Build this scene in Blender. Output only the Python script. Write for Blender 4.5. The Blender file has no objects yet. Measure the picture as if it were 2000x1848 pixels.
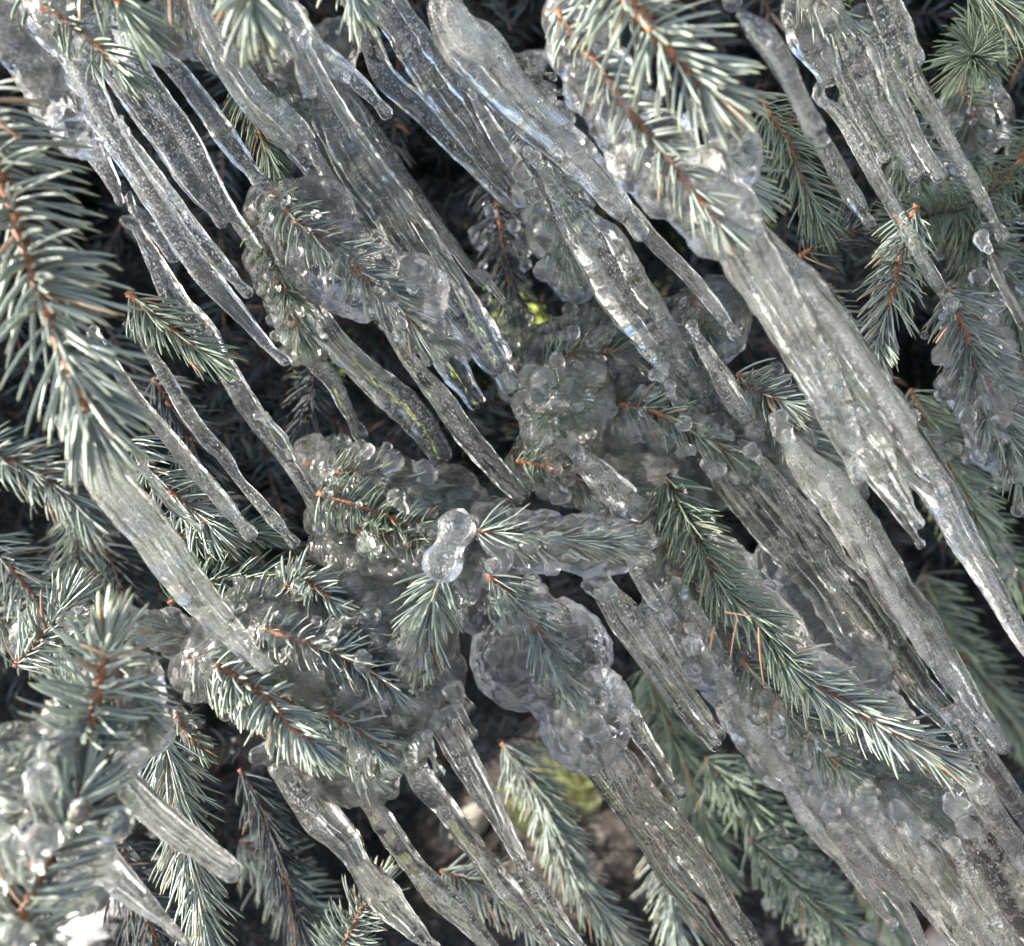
import bpy, bmesh, math, random
import numpy as np
from mathutils import Vector, Matrix, noise
random.seed(7); rng = np.random.default_rng(7)
SC = bpy.context.scene
COL = SC.collection

# ------------------------------------------------------------------ camera
F_PX = 1800.0                                   # focal length in units of a 2000-wide picture
PITCH, ROLL = math.radians(19.0), math.radians(37.0)
CAM = Vector((0.0, 0.0, 1.30))
FW = Vector((0, math.cos(PITCH), -math.sin(PITCH)))
DOWN = Vector((0, 0, -1)); UD = (DOWN - FW * DOWN.dot(FW)).normalized(); HX = Vector((1, 0, 0))
RT = HX * math.cos(ROLL) + UD * math.sin(ROLL)
DN = -HX * math.sin(ROLL) + UD * math.cos(ROLL)
cam_d = bpy.data.cameras.new('camera'); cam = bpy.data.objects.new('camera', cam_d); COL.objects.link(cam)
m = Matrix((RT, -DN, -FW)).transposed().to_4x4(); m.translation = CAM; cam.matrix_world = m
cam_d.sensor_width = 36.0; cam_d.lens = 36.0 * F_PX / 2000.0
cam_d.clip_start = 0.01; cam_d.clip_end = 500.0
cam_d.dof.use_dof = True; cam_d.dof.focus_distance = 0.43; cam_d.dof.aperture_fstop = 8.0
SC.camera = cam

def at(x, y, d):
    """a point of the place from where it stands in the view and how far away it is"""
    return CAM + FW * d + RT * ((x - 1000) / F_PX * d) + DN * ((y - 924) / F_PX * d)

# ------------------------------------------------------------------ sky, sun, exposure
SUN = Vector((-0.85, 0.12, 0.95)).normalized()
w = bpy.data.worlds.new('World'); SC.world = w; w.use_nodes = True
nt = w.node_tree; nt.nodes.clear()
sky = nt.nodes.new('ShaderNodeTexSky'); sky.sky_type = 'NISHITA'; sky.sun_disc = False
sky.sun_elevation = math.asin(SUN.z); sky.sun_rotation = math.atan2(SUN.x, SUN.y)
sky.air_density = 0.7; sky.dust_density = 5.0; sky.ozone_density = 1.0
bg = nt.nodes.new('ShaderNodeBackground'); bg.inputs['Strength'].default_value = 0.15
wo = nt.nodes.new('ShaderNodeOutputWorld')
nt.links.new(sky.outputs[0], bg.inputs[0]); nt.links.new(bg.outputs[0], wo.inputs[0])
sl = bpy.data.lights.new('sun', 'SUN'); sl.energy = 3.8; sl.angle = math.radians(1.5); sl.color = (1.0, 0.97, 0.91)
so = bpy.data.objects.new('sun', sl); COL.objects.link(so); so.rotation_euler = SUN.to_track_quat('Z', 'Y').to_euler()
SC.view_settings.view_transform = 'Standard'; SC.view_settings.look = 'None'
SC.view_settings.gamma = 1.0; SC.view_settings.use_curve_mapping = False
SC.view_settings.exposure = 1.95
cy = SC.cycles
cy.max_bounces = 14; cy.transmission_bounces = 12; cy.transparent_max_bounces = 24
cy.diffuse_bounces = 3; cy.glossy_bounces = 4; cy.caustics_refractive = True; cy.caustics_reflective = False
cy.blur_glossy = 0.5; cy.sample_clamp_indirect = 16.0; cy.sample_clamp_direct = 0.0
cy.use_denoising = True; cy.denoiser = 'OPENIMAGEDENOISE'
cy.use_adaptive_sampling = True; cy.adaptive_threshold = 0.015

# ------------------------------------------------------------------ materials
class NT:
    def __init__(s, name):
        s.m = bpy.data.materials.new(name); s.m.use_nodes = True; s.t = s.m.node_tree; s.t.nodes.clear()
        s.out = s.n('ShaderNodeOutputMaterial')
    def n(s, typ, **kw):
        nd = s.t.nodes.new(typ)
        for k, v in kw.items():
            if k.startswith('i_'):
                nd.inputs[k[2:].replace('_', ' ')].default_value = v
            else: setattr(nd, k, v)
        return nd
    def l(s, a, b): s.t.links.new(a, b)
    def ramp(s, fac, stops):
        r = s.n('ShaderNodeValToRGB'); e = r.color_ramp.elements
        while len(e) < len(stops): e.new(0.5)
        for q, (p, c) in zip(e, stops):
            q.position = p; q.color = (c, c, c, 1) if isinstance(c, (int, float)) else (*c, 1)
        s.l(fac, r.inputs[0]); return r.outputs[0]
    def coords(s, scale=(1, 1, 1)):
        g = s.n('ShaderNodeNewGeometry'); mp = s.n('ShaderNodeMapping'); mp.inputs['Scale'].default_value = scale
        s.l(g.outputs['Position'], mp.inputs[0]); return mp.outputs[0]
    def noise(s, co, scale, detail=3.0, rough=0.5, dist=0.0):
        q = s.n('ShaderNodeTexNoise'); q.inputs['Scale'].default_value = scale; q.inputs['Detail'].default_value = detail
        q.inputs['Roughness'].default_value = rough; q.inputs['Distortion'].default_value = dist
        s.l(co, q.inputs['Vector']); return q.outputs[0]
    def mix(s, fac, a, b):
        q = s.n('ShaderNodeMixShader')
        if isinstance(fac, (int, float)): q.inputs[0].default_value = fac
        else: s.l(fac, q.inputs[0])
        s.l(a, q.inputs[1]); s.l(b, q.inputs[2]); return q.outputs[0]
    def math(s, op, a, b=None):
        q = s.n('ShaderNodeMath', operation=op)
        for k, v in enumerate((a, b)):
            if v is None: continue
            if isinstance(v, (int, float)): q.inputs[k].default_value = v
            else: s.l(v, q.inputs[k])
        return q.outputs[0]
    def surf(s, sh): s.l(sh, s.out.inputs['Surface']); return s.m

def ice_material(name, clear, frost, speck, bump, fine=1.0):
    """clear: share of straight-through light; frost: milky bubble share; speck: grains of trapped air"""
    t = NT(name); at_ = t.n('ShaderNodeAttribute', attribute_name='icepos'); iso = t.coords()
    mp = t.n('ShaderNodeMapping'); mp.inputs['Scale'].default_value = (0.33 if fine >= 1 else 1, 1, 1); t.l(at_.outputs['Vector'], mp.inputs[0]); co = mp.outputs[0]
    n1 = t.math('ADD', t.noise(co, 230, 2, 0.45, 0.8), t.math('MULTIPLY', t.noise(iso, 120, 2, 0.5, 0.5), 0.35)); n2 = t.noise(iso, 700 * fine, 2, 0.6)
    b1 = t.n('ShaderNodeBump'); b1.inputs['Strength'].default_value = bump; b1.inputs['Distance'].default_value = 0.0007
    t.l(n1, b1.inputs['Height'])
    b2 = t.n('ShaderNodeBump'); b2.inputs['Strength'].default_value = 0.2; b2.inputs['Distance'].default_value = 0.0001
    t.l(n2, b2.inputs['Height']); t.l(b1.outputs[0], b2.inputs['Normal'])
    gl = t.n('ShaderNodeBsdfGlass'); gl.inputs['IOR'].default_value = 1.31; gl.inputs['Roughness'].default_value = 0.03
    gl.inputs['Color'].default_value = (0.99, 0.997, 0.983, 1); t.l(b2.outputs[0], gl.inputs['Normal'])
    tr = t.n('ShaderNodeBsdfTransparent')
    base = t.mix(clear, gl.outputs[0], tr.outputs[0])
    wet = t.n('ShaderNodeBsdfGlossy'); wet.inputs['Roughness'].default_value = 0.10; t.l(b1.outputs[0], wet.inputs['Normal'])
    lw = t.n('ShaderNodeFresnel'); lw.inputs['IOR'].default_value = 1.31; t.l(b1.outputs[0], lw.inputs['Normal'])
    df = t.n('ShaderNodeBsdfDiffuse'); df.inputs['Color'].default_value = (0.91, 0.91, 0.855, 1); t.l(b2.outputs[0], df.inputs['Normal'])
    tl = t.n('ShaderNodeBsdfTranslucent'); tl.inputs['Color'].default_value = (0.92, 0.92, 0.86, 1)
    mk = t.mix(0.5, df.outputs[0], tl.outputs[0])
    big = t.ramp(t.noise(co, 110, 3, 0.6, 0.6), [(0.38, 0.1), (0.66, 1.0)])
    sp = t.ramp(t.noise(iso, 1050 * fine, 1.5, 0.6), [(0.56, 0.0), (0.63, 1.0)])
    f = t.math('ADD', t.math('MULTIPLY', big, frost), t.math('MULTIPLY', t.math('MULTIPLY', sp, big), speck))
    return t.surf(t.mix(t.math('MULTIPLY', lw.outputs[0], 0.7), t.mix(f, base, mk), wet.outputs[0]))

def core_material():
    t = NT('trapped_bubbles'); co = t.coords((1, 1, 0.5))
    v = t.n('ShaderNodeTexVoronoi'); v.inputs['Scale'].default_value = 900; t.l(co, v.inputs['Vector'])
    dots = t.ramp(v.outputs['Distance'], [(0.22, 1.0), (0.34, 0.0)])
    big = t.ramp(t.noise(co, 45, 4, 0.65, 0.5), [(0.40, 0.05), (0.62, 1.0)])
    f = t.math('MULTIPLY', t.math('MULTIPLY', dots, big), 0.8)
    df = t.n('ShaderNodeBsdfDiffuse'); df.inputs['Color'].default_value = (0.9, 0.92, 0.93, 1)
    tl = t.n('ShaderNodeBsdfTranslucent'); tl.inputs['Color'].default_value = (0.9, 0.92, 0.93, 1)
    gs = t.n('ShaderNodeBsdfGlossy'); gs.inputs['Roughness'].default_value = 0.25
    tr = t.n('ShaderNodeBsdfTransparent')
    return t.surf(t.mix(f, tr.outputs[0], t.mix(0.35, t.mix(0.5, df.outputs[0], tl.outputs[0]), gs.outputs[0])))

def needle_material(name, body, pale, tip, rough=0.40, coat=0.25):
    t = NT(name); a = t.n('ShaderNodeAttribute', attribute_name='ncol')
    sep = t.n('ShaderNodeSeparateColor'); t.l(a.outputs['Color'], sep.inputs[0])
    def mixc(f, c1, c2):
        q = t.n('ShaderNodeMix', data_type='RGBA')
        t.l(f, q.inputs[0])
        for k, c in ((6, c1), (7, c2)):
            if isinstance(c, tuple): q.inputs[k].default_value = (*c, 1)
            else: t.l(c, q.inputs[k])
        return q.outputs[2]
    c = mixc(sep.outputs[2], body, pale)
    c = mixc(t.ramp(sep.outputs[0], [(0.80, 0.0), (1.0, 0.85)]), c, tip)
    c = mixc(t.ramp(sep.outputs[1], [(0.955, 0.0), (0.97, 0.8)]), c, (0.22, 0.12, 0.055))
    hv = t.n('ShaderNodeHueSaturation'); t.l(c, hv.inputs['Color'])
    t.l(t.math('ADD', t.math('MULTIPLY', sep.outputs[1], 0.7), 0.62), hv.inputs['Value'])
    p = t.n('ShaderNodeBsdfPrincipled'); t.l(hv.outputs[0], p.inputs['Base Color'])
    p.inputs['Roughness'].default_value = rough; p.inputs['Coat Weight'].default_value = coat; p.inputs['Coat Roughness'].default_value = 0.12
    b = t.n('ShaderNodeBump'); b.inputs['Strength'].default_value = 0.4; b.inputs['Distance'].default_value = 0.0004
    t.l(t.noise(t.coords(), 1400, 2), b.inputs['Height']); t.l(b.outputs[0], p.inputs['Normal']); t.l(b.outputs[0], p.inputs['Coat Normal'])
    tl = t.n('ShaderNodeBsdfTranslucent'); t.l(hv.outputs[0], tl.inputs['Color'])
    return t.surf(t.mix(0.16, p.outputs[0], tl.outputs[0]))

def bark_material(name, c1, c2):
    t = NT(name); co = t.coords(); f = t.noise(co, 420, 4, 0.65)
    q = t.n('ShaderNodeMix', data_type='RGBA'); t.l(t.ramp(f, [(0.35, 0), (0.65, 1)]), q.inputs[0])
    q.inputs[6].default_value = (*c1, 1); q.inputs[7].default_value = (*c2, 1)
    p = t.n('ShaderNodeBsdfPrincipled'); t.l(q.outputs[2], p.inputs['Base Color']); p.inputs['Roughness'].default_value = 0.6
    b = t.n('ShaderNodeBump'); b.inputs['Distance'].default_value = 0.001; t.l(f, b.inputs['Height']); t.l(b.outputs[0], p.inputs['Normal'])
    return t.surf(p.outputs[0])

def ground_material(name, stops, scale, rough=0.9, bump=0.01):
    t = NT(name); co = t.coords(); f = t.noise(co, scale, 6, 0.7)
    p = t.n('ShaderNodeBsdfPrincipled'); t.l(t.ramp(f, stops), p.inputs['Base Color']); p.inputs['Roughness'].default_value = rough
    b = t.n('ShaderNodeBump'); b.inputs['Distance'].default_value = bump; t.l(f, b.inputs['Height']); t.l(b.outputs[0], p.inputs['Normal'])
    return t.surf(p.outputs[0])

M = dict(
    clear=ice_material('clear_ice', 0.0, 0.0, 0.05, 0.6),
    mid=ice_material('bubbly_ice', 0.0, 0.03, 0.38, 0.6),
    milky=ice_material('milky_ice', 0.0, 0.14, 0.38, 0.6),
    crust=ice_material('ice_crust', 0.40, 0.05, 0.12, 0.4, 0.8),
    near=ice_material('soft_milky_ice', 0.0, 0.10, 0.3, 0.7, 0.8),
    pale=ice_material('pale_cloudy_ice', 0.0, 0.26, 0.40, 0.6),
    bed=ice_material('pale_ice_bed', 0.22, 0.11, 0.20, 0.5, 0.8),
    core=core_material(),
    blue=needle_material('blue_green_needles', (0.125, 0.158, 0.130), (0.355, 0.405, 0.35), (0.42, 0.45, 0.24)),
    green=needle_material('green_needles', (0.075, 0.108, 0.068), (0.26, 0.32, 0.24), (0.25, 0.34, 0.12)),
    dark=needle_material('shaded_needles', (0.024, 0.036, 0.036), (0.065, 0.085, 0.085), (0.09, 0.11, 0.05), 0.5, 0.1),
    dead=needle_material('dead_needles', (0.25, 0.12, 0.06), (0.45, 0.26, 0.15), (0.4, 0.2, 0.1)),
    bark=bark_material('orange_brown_bark', (0.13, 0.045, 0.018), (0.36, 0.16, 0.075)),
    barkd=bark_material('dark_bark', (0.035, 0.018, 0.012), (0.07, 0.035, 0.022)),
)

# ------------------------------------------------------------------ helpers
def mesh_obj(name, V, Fc, mat, parent=None, smooth=True, ncol=None):
    me = bpy.data.meshes.new(name); V = np.asarray(V, dtype=np.float32); Fc = np.asarray(Fc, dtype=np.int32)
    k = Fc.shape[1]
    me.vertices.add(len(V)); me.vertices.foreach_set('co', V.ravel())
    me.loops.add(Fc.size); me.loops.foreach_set('vertex_index', Fc.ravel())
    me.polygons.add(len(Fc)); me.polygons.foreach_set('loop_start', np.arange(0, Fc.size, k, dtype=np.int32))
    me.update(calc_edges=True); me.validate()
    if smooth: me.polygons.foreach_set('use_smooth', np.ones(len(me.polygons), dtype=bool))
    if ncol is not None:
        a = me.color_attributes.new('ncol', 'FLOAT_COLOR', 'POINT')
        c = np.ones((len(V), 4), dtype=np.float32); c[:, :3] = ncol; a.data.foreach_set('color', c.ravel())
    me.materials.append(mat)
    o = bpy.data.objects.new(name, me); COL.objects.link(o)
    if parent: o.parent = parent
    return o

def shift(o, root):      # give a child built in place its thing's local frame
    o.matrix_parent_inverse = Matrix.Translation(-root.location); return o

def tag(o, label, cat, group=None, kind=None):
    if label: o['label'] = label
    if cat: o['category'] = cat
    if group: o['group'] = group
    if kind: o['kind'] = kind
    return o

def empty(name, loc):
    o = bpy.data.objects.new(name, None); COL.objects.link(o); o.location = loc; o.empty_display_size = 0.01; return o

def spline(P, n):
    """Catmull-Rom through rows of P (any width), n rows out, evenly spaced by the first three columns"""
    P = np.asarray(P, dtype=float); Q = np.vstack([2 * P[0] - P[1], P, 2 * P[-1] - P[-2]]); out = []
    for i in range(len(P) - 1):
        p0, p1, p2, p3 = Q[i:i + 4]
        for s in np.linspace(0, 1, 12, endpoint=False):
            out.append(0.5 * (2 * p1 + (p2 - p0) * s + (2 * p0 - 5 * p1 + 4 * p2 - p3) * s * s + (-p0 + 3 * p1 - 3 * p2 + p3) * s ** 3))
    out.append(P[-1]); out = np.array(out)
    L = np.r_[0, np.cumsum(np.linalg.norm(np.diff(out[:, :3], axis=0), axis=1))]
    s = np.linspace(0, L[-1], n)
    return np.stack([np.interp(s, L, out[:, k]) for k in range(out.shape[1])], 1), L[-1]

def norm(v): return v / np.maximum(np.linalg.norm(v, axis=-1, keepdims=True), 1e-9)

def frames(C):
    T = norm(np.gradient(C, axis=0)); U = np.zeros_like(T)
    fw = np.array(FW); u = np.cross(T[0], fw); u = u / (np.linalg.norm(u) + 1e-9)
    for i in range(len(T)):
        u = u - T[i] * np.dot(u, T[i]); u /= (np.linalg.norm(u) + 1e-9); U[i] = u
    return T, U, np.cross(T, U)

def loft(C, R, seg, disp=None, flat=1.0):
    """closed tube round the rows of C with radii R; disp(i, theta array) scales the radius"""
    T, U, W = frames(C); n = len(C); th = np.linspace(0, 2 * math.pi, seg, endpoint=False)
    V = []
    for i in range(n):
        r = R[i] * (disp(i, th) if disp is not None else np.ones(seg))
        V.append(C[i] + np.outer(np.cos(th) * r, U[i]) + np.outer(np.sin(th) * r * flat, W[i]))
    V = np.vstack(V); k = np.arange(seg); k2 = (k + 1) % seg
    Fc = np.vstack([np.stack([i * seg + k, i * seg + k2, (i + 1) * seg + k2, (i + 1) * seg + k], 1) for i in range(n - 1)])
    # close both ends with a tiny quad fan
    a, b = len(V), len(V) + 1
    V = np.vstack([V, C[0] - T[0] * R[0] * 0.3, C[-1] + T[-1] * R[-1] * 0.3])
    cap = [(a, k2[j], k[j], k[j]) for j in range(seg)]
    tri = [[a, int(k2[j]), int(k[j])] for j in range(seg)] + [[b, int((n - 1) * seg + k[j]), int((n - 1) * seg + k2[j])] for j in range(seg)]
    return V, Fc, tri

def loft_obj(name, C, R, seg, mat, parent, disp=None, flat=1.0):
    V, Fc, tri = loft(C, R, seg, disp, flat)
    me = bpy.data.meshes.new(name)
    me.from_pydata(V.tolist(), [], Fc.tolist() + tri); me.update()
    me.polygons.foreach_set('use_smooth', np.ones(len(me.polygons), dtype=bool)); me.materials.append(mat)
    n = len(C); a = me.attributes.new('icepos', 'FLOAT_VECTOR', 'POINT'); d = np.zeros((len(V), 3), np.float32)
    Ls = np.r_[0, np.cumsum(np.linalg.norm(np.diff(C, axis=0), axis=1))]; th = np.linspace(0, 2 * math.pi, seg, endpoint=False)
    off = rng.random(3) * 5
    d[:n * seg, 0] = np.repeat(Ls, seg); d[:n * seg, 1] = (np.cos(th)[None] * np.mean(R)).repeat(n, 0).ravel(); d[:n * seg, 2] = (np.sin(th)[None] * np.mean(R)).repeat(n, 0).ravel()
    d[-1, 0] = Ls[-1]; a.data.foreach_set('vector', (d + off).astype(np.float32).ravel())
    o = bpy.data.objects.new(name, me); COL.objects.link(o); o.parent = parent
    return shift(o, parent)

# ------------------------------------------------------------------ the setting
def sheet(name, x0, x1, y0, y1, z, mat, n=1):
    V = [(x0 + (x1 - x0) * i / n, y0 + (y1 - y0) * j / n, z) for j in range(n + 1) for i in range(n + 1)]
    Fc = [(j * (n + 1) + i, j * (n + 1) + i + 1, (j + 1) * (n + 1) + i + 1, (j + 1) * (n + 1) + i) for j in range(n) for i in range(n)]
    return tag(mesh_obj(name, V, Fc, mat, smooth=False), None, None, kind='structure')
sheet('ground', -60, 60, -60, 60, 0.0, ground_material('mulch_soil', [(0.40, (0.02, 0.017, 0.015)), (0.54, (0.07, 0.055, 0.047)), (0.68, (0.40, 0.35, 0.30))], 30, bump=.03))
sheet('lawn', -14, 20, 3.4, 26, 0.004, ground_material('lawn_turf', [(0.3, (0.10, 0.14, 0.03)), (0.55, (0.30, 0.36, 0.06)), (0.75, (0.55, 0.52, 0.25))], 5))
sheet('pavement', -9, -1.15, 1.2, 12, 0.008, ground_material('pale_concrete', [(0.3, (0.45, 0.44, 0.43)), (0.7, (0.62, 0.61, 0.60))], 14))
sheet('added_bounce_ground', -8, 8, -9, -1.4, 0.008, ground_material('bounce_concrete', [(0.3, (0.42, 0.42, 0.42)), (0.7, (0.62, 0.62, 0.61))], 10))  # unseen pale ground behind the camera, added for bright reflections in the ice

# ------------------------------------------------------------------ needles and branches
PROF_T = np.array([0.0, 0.22, 0.5, 0.78, 0.93, 1.0]); PROF_W = np.array([0.75, 1.0, 1.0, 0.86, 0.55, 0.06])
PL_T = np.array([0.0, 0.5, 1.0]); PL_W = np.array([0.9, 1.0, 0.1])
def needle_mesh(base, d0, d1, L, hw, low=False, rnd=None):
    """base, start direction, end direction (n x 3), length and half width (n)"""
    n = len(base); pt, pw = (PL_T, PL_W) if low else (PROF_T, PROF_W); K = len(pt)
    t = pt[None, :, None]
    D = (d0[:, None] * (t - t * t * 0.5) + d1[:, None] * (t * t * 0.5))
    P = base[:, None] + D * L[:, None, None]
    T = norm(d0[:, None] * (1 - t) + d1[:, None] * t)
    ref = norm(rng.normal(size=(n, 3)))[:, None] * np.ones((1, K, 1))
    A = norm(np.cross(T, ref)); B = np.cross(T, A)
    w_ = pw[None, :, None] * hw[:, None, None]
    ring = np.stack([P + A * w_, P + B * w_ * 0.62, P - A * w_, P - B * w_ * 0.62], 2)     # n,K,4,3
    V = ring.reshape(-1, 3)
    idx = np.arange(n * K * 4).reshape(n, K, 4); nx = np.roll(idx, -1, axis=2)
    Fc = np.stack([idx[:, :-1], nx[:, :-1], nx[:, 1:], idx[:, 1:]], -1).reshape(-1, 4)
    rnd = rng.random(n) if rnd is None else rnd
    col = np.zeros((n, K, 4, 3)); col[..., 0] = pt[None, :, None]; col[..., 1] = rnd[:, None, None]
    col[..., 2] = np.array([1.0, 0.3, 1.0, 0.3])[None, None]
    return V, Fc, col.reshape(-1, 3), P

def grow(C, dens, length, hw, spread=(72, 28), azim=None, droop=0.12, low=False, start=0.0, fwd=1.0):
    """needles all round the twig C; azim biases them towards a world direction"""
    T, U, W = frames(C); seg = np.linalg.norm(np.diff(C, axis=0), axis=1); Ls = np.r_[0, np.cumsum(seg)]
    n = max(8, int(Ls[-1] * dens * 1.4)); s = np.sort(rng.random(n)) * (1 - start) + start
    tt = np.r_[s, np.ones(int(10 + dens * 0.012))]; n = len(tt)                     # a tuft at the end
    x = tt * Ls[-1]; ip = lambda A: np.stack([np.interp(x, Ls, A[:, k]) for k in range(3)], 1)
    c, t_, u, v = ip(C), norm(ip(T)), norm(ip(U)), norm(ip(W))
    az = np.arange(n) * 2.39996 + rng.normal(size=n) * 0.4
    rad = u * np.cos(az)[:, None] + v * np.sin(az)[:, None]
    if azim is not None: rad = norm(rad + np.array(azim)[None] * 0.55)
    a = np.radians(spread[0] + (spread[1] - spread[0]) * tt ** 2.2 + rng.normal(size=n) * 9)
    a = np.where(tt >= 1, np.radians(rng.random(n) * 34 + 4), a)
    d0 = t_ * np.cos(a)[:, None] + rad * np.sin(a)[:, None]
    d1 = norm(d0 + t_ * (0.30 + 0.25 * rng.random(n))[:, None] * fwd + np.array([0, 0, -1]) * droop + rng.normal(size=(n, 3)) * 0.07)
    L = length * (0.72 + 0.42 * rng.random(n)) * np.where(tt > 0.9, 0.92, 1.0)
    return needle_mesh(c, d0, d1, L, hw * (0.76 + 0.28 * rng.random(n)), low)

ICO = None
def ico():
    global ICO
    if ICO is None:
        b = bmesh.new(); bmesh.ops.create_icosphere(b, subdivisions=2, radius=1.0)
        b.verts.ensure_lookup_table()
        ICO = (np.array([v.co[:] for v in b.verts]), np.array([[v.index for v in f.verts] for f in b.faces])); b.free()
    return ICO

def blob_mesh(name, balls, mat, parent, voxel=0.0013, wob=0.0018, smooth=3):
    """one skin over many overlapping balls (x, y, z, r), with ripples"""
    iv, fc = ico(); B = np.asarray(balls)
    V = (iv[None] * B[:, 3][:, None, None] + B[:, None, :3]).reshape(-1, 3)
    Fc = (fc[None] + (np.arange(len(B)) * len(iv))[:, None, None]).reshape(-1, 3)
    o = mesh_obj(name, V, Fc, mat)
    r = o.modifiers.new('r', 'REMESH'); r.mode = 'VOXEL'; r.voxel_size = voxel; r.use_smooth_shade = True
    s = o.modifiers.new('s', 'SMOOTH'); s.iterations = smooth; s.factor = 0.5
    dg = bpy.context.evaluated_depsgraph_get(); me = bpy.data.meshes.new_from_object(o.evaluated_get(dg)); old = o.data
    o.modifiers.clear(); o.data = me; bpy.data.meshes.remove(old); me.name = name
    n = len(me.vertices); co = np.empty(n * 3, np.float32); me.vertices.foreach_get('co', co); co = co.reshape(-1, 3)
    nn = np.empty(n * 3, np.float32); me.vertices.foreach_get('normal', nn); nn = nn.reshape(-1, 3)
    k = np.array([noise.noise(Vector(p) * 110.0) + 0.45 * (1 - 2.5 * abs(noise.noise(Vector(p) * 190.0))) for p in co.tolist()])
    co += nn * (k * wob)[:, None]; me.vertices.foreach_set('co', co.ravel()); me.update()
    me.polygons.foreach_set('use_smooth', np.ones(len(me.polygons), dtype=bool))
    a = me.attributes.new('icepos', 'FLOAT_VECTOR', 'POINT'); a.data.foreach_set('vector', co.ravel())
    if parent: o.parent = parent; shift(o, parent)
    return o

def chain(pts, step=0.45, jit=0.25, flat=1.0, rng_=None):
    """balls along (x, y, depth, r_px) rows"""
    rows = [(*at(x, y, d), r * 1.2 * d / F_PX) for x, y, d, r in pts]
    if len(rows) == 1: return [rows[0]]
    P, L = spline(rows, 40); n = max(3, int(L / (np.mean(P[:, 3]) * step))); P, _ = spline(rows, n)
    P[:, 3] *= 1 + jit * (rng.random(n) - 0.5); P[:, :3] += rng.normal(size=(n, 3)) * (P[:, 3] * 0.18)[:, None]
    return [tuple(p) for p in P]

GB = 'spruce sprigs of the tree'
def branch(label, pts, nl=0.018, dens=1700, hw=0.0007, mat='blue', twig=0.0016, bark='bark', spread=(72, 28), azim=None,
           ice=None, iced=0.0, ballr=0.0032, low=False, name='spruce_branch', icemat='crust', droop=0.12, start=0.0, group=GB, voxel=0.0013, fwd=1.0, beads=False):
    rows = [at(*p) for p in pts]; C, L = spline([tuple(r) for r in rows], max(14, int(len(pts) * 14)))
    C += np.array([noise.noise_vector(Vector(c) * 60) for c in C.tolist()]) * 0.0012
    root = empty(name, Vector(C[0])); tag(root, label, 'branch', group)
    n = len(C); R = np.linspace(twig, twig * 0.65, n); ph = rng.random(9) * 6
    kn = lambda i, th: 1 + 0.34 * np.sin(i * 1.9 + ph[0]) * np.sin(2 * th + ph[1]) + 0.22 * np.sin(i * 3.1 + 3 * th + ph[2])
    loft_obj('twig', C, R, 10 if not low else 6, M[bark], root, kn)
    V, Fc, col, P = grow(C, dens, nl, hw, spread, azim, droop, low, start, fwd)
    shift(mesh_obj('needles', V, Fc, M[mat], root, ncol=col), root)
    if ice or iced:
        balls = []
        for ch in (ice or []): balls += chain(ch)
        if iced:
            pick = rng.random(len(P)) < iced
            for q in P[pick]:
                r = ballr * (0.5 + 0.95 * rng.random() ** 1.5)
                if beads:
                    balls += [(*q[5], r), (*q[4], r * .9), (*q[3], r * .5)]; continue
                for k, f in ((1, 0.45), (2, 0.5), (3, 0.55), (4, 0.9), (5, 1.2)):
                    balls.append((*q[k], r * f))
                for k in (2, 3, 4):
                    balls.append((*((q[k] + q[k - 1]) / 2), r * 0.5))
        blob_mesh('ice_crust', balls, M[icemat], root, voxel)
    return root

LEFT = tuple(-HX * 0.2 + UD * 0.0)
exec_rows = []
# --- near sprigs
branch('large blurry blue green sprig with orange twig along the left edge', [(-60, 180, .31), (0, 330, .31), (45, 470, .305), (78, 560, .30), (112, 650, .30), (150, 740, .30), (172, 800, .30)],
       nl=.029, dens=1500, hw=.00105, twig=.0023, spread=(84, 40), fwd=.35, droop=.25, azim=tuple(RT * .9 + FW * -.3))
branch('near sprig with orange brown twig reaching down from the top edge, right of centre', [(1180, -90, .30), (1230, 0, .30), (1285, 75, .30), (1330, 120, .30), (1375, 160, .30)],
       nl=.025, dens=1900, hw=.00105, twig=.0026, spread=(80, 42), fwd=.6)
branch('blurry sprig hanging from the top edge, third of the way across', [(470, -110, .29), (490, -40, .29), (492, 10, .29)], nl=.020, dens=2200, hw=.0010, twig=.0016, spread=(75, 40))
branch('small tuft at the top edge beside the shadowed gap', [(660, -110, .34), (675, -50, .34), (690, -10, .34)], nl=.018, dens=1900, hw=.0009, spread=(60, 30))
branch('thin green tuft at the top left corner over pale ice', [(150, -90, .32), (190, -40, .32), (235, 10, .32)], nl=.022, dens=900, hw=.0007, mat='green', spread=(60, 30))
branch('short sprig fanning to the right below the near orange twig', [(1400, 300, .35), (1420, 330, .35), (1436, 352, .35)], nl=.021, dens=2600, hw=.0008, spread=(85, 50), twig=.0016, azim=tuple(RT * 1.1 + DN * .4))
branch('near tuft with yellow green tips above the lower left ice', [(170, 1450, .31), (180, 1390, .31), (196, 1330, .31), (208, 1275, .31)],
       nl=.023, dens=2100, hw=.0010, twig=.0020, spread=(80, 50), azim=tuple(-RT * .6 + DN * .3))
branch('blurry iced sprig at the bottom left corner', [(30, 1850, .29), (60, 1750, .29), (110, 1650, .30), (150, 1560, .30), (180, 1480, .31)],
       nl=.021, dens=1700, hw=.0010, iced=.35, ballr=.0034, icemat='near', voxel=.0016)
branch('bubbly sparkling sprig tip at the left edge above the corner', [(-60, 1560, .31), (0, 1510, .31), (60, 1490, .31)], nl=.02, dens=2000, hw=.0010, iced=.5, ballr=.004, icemat='near', voxel=.0016,
       ice=[[(10, 1500, .31, 50), (70, 1490, .31, 55), (110, 1470, .31, 40)]])
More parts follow.
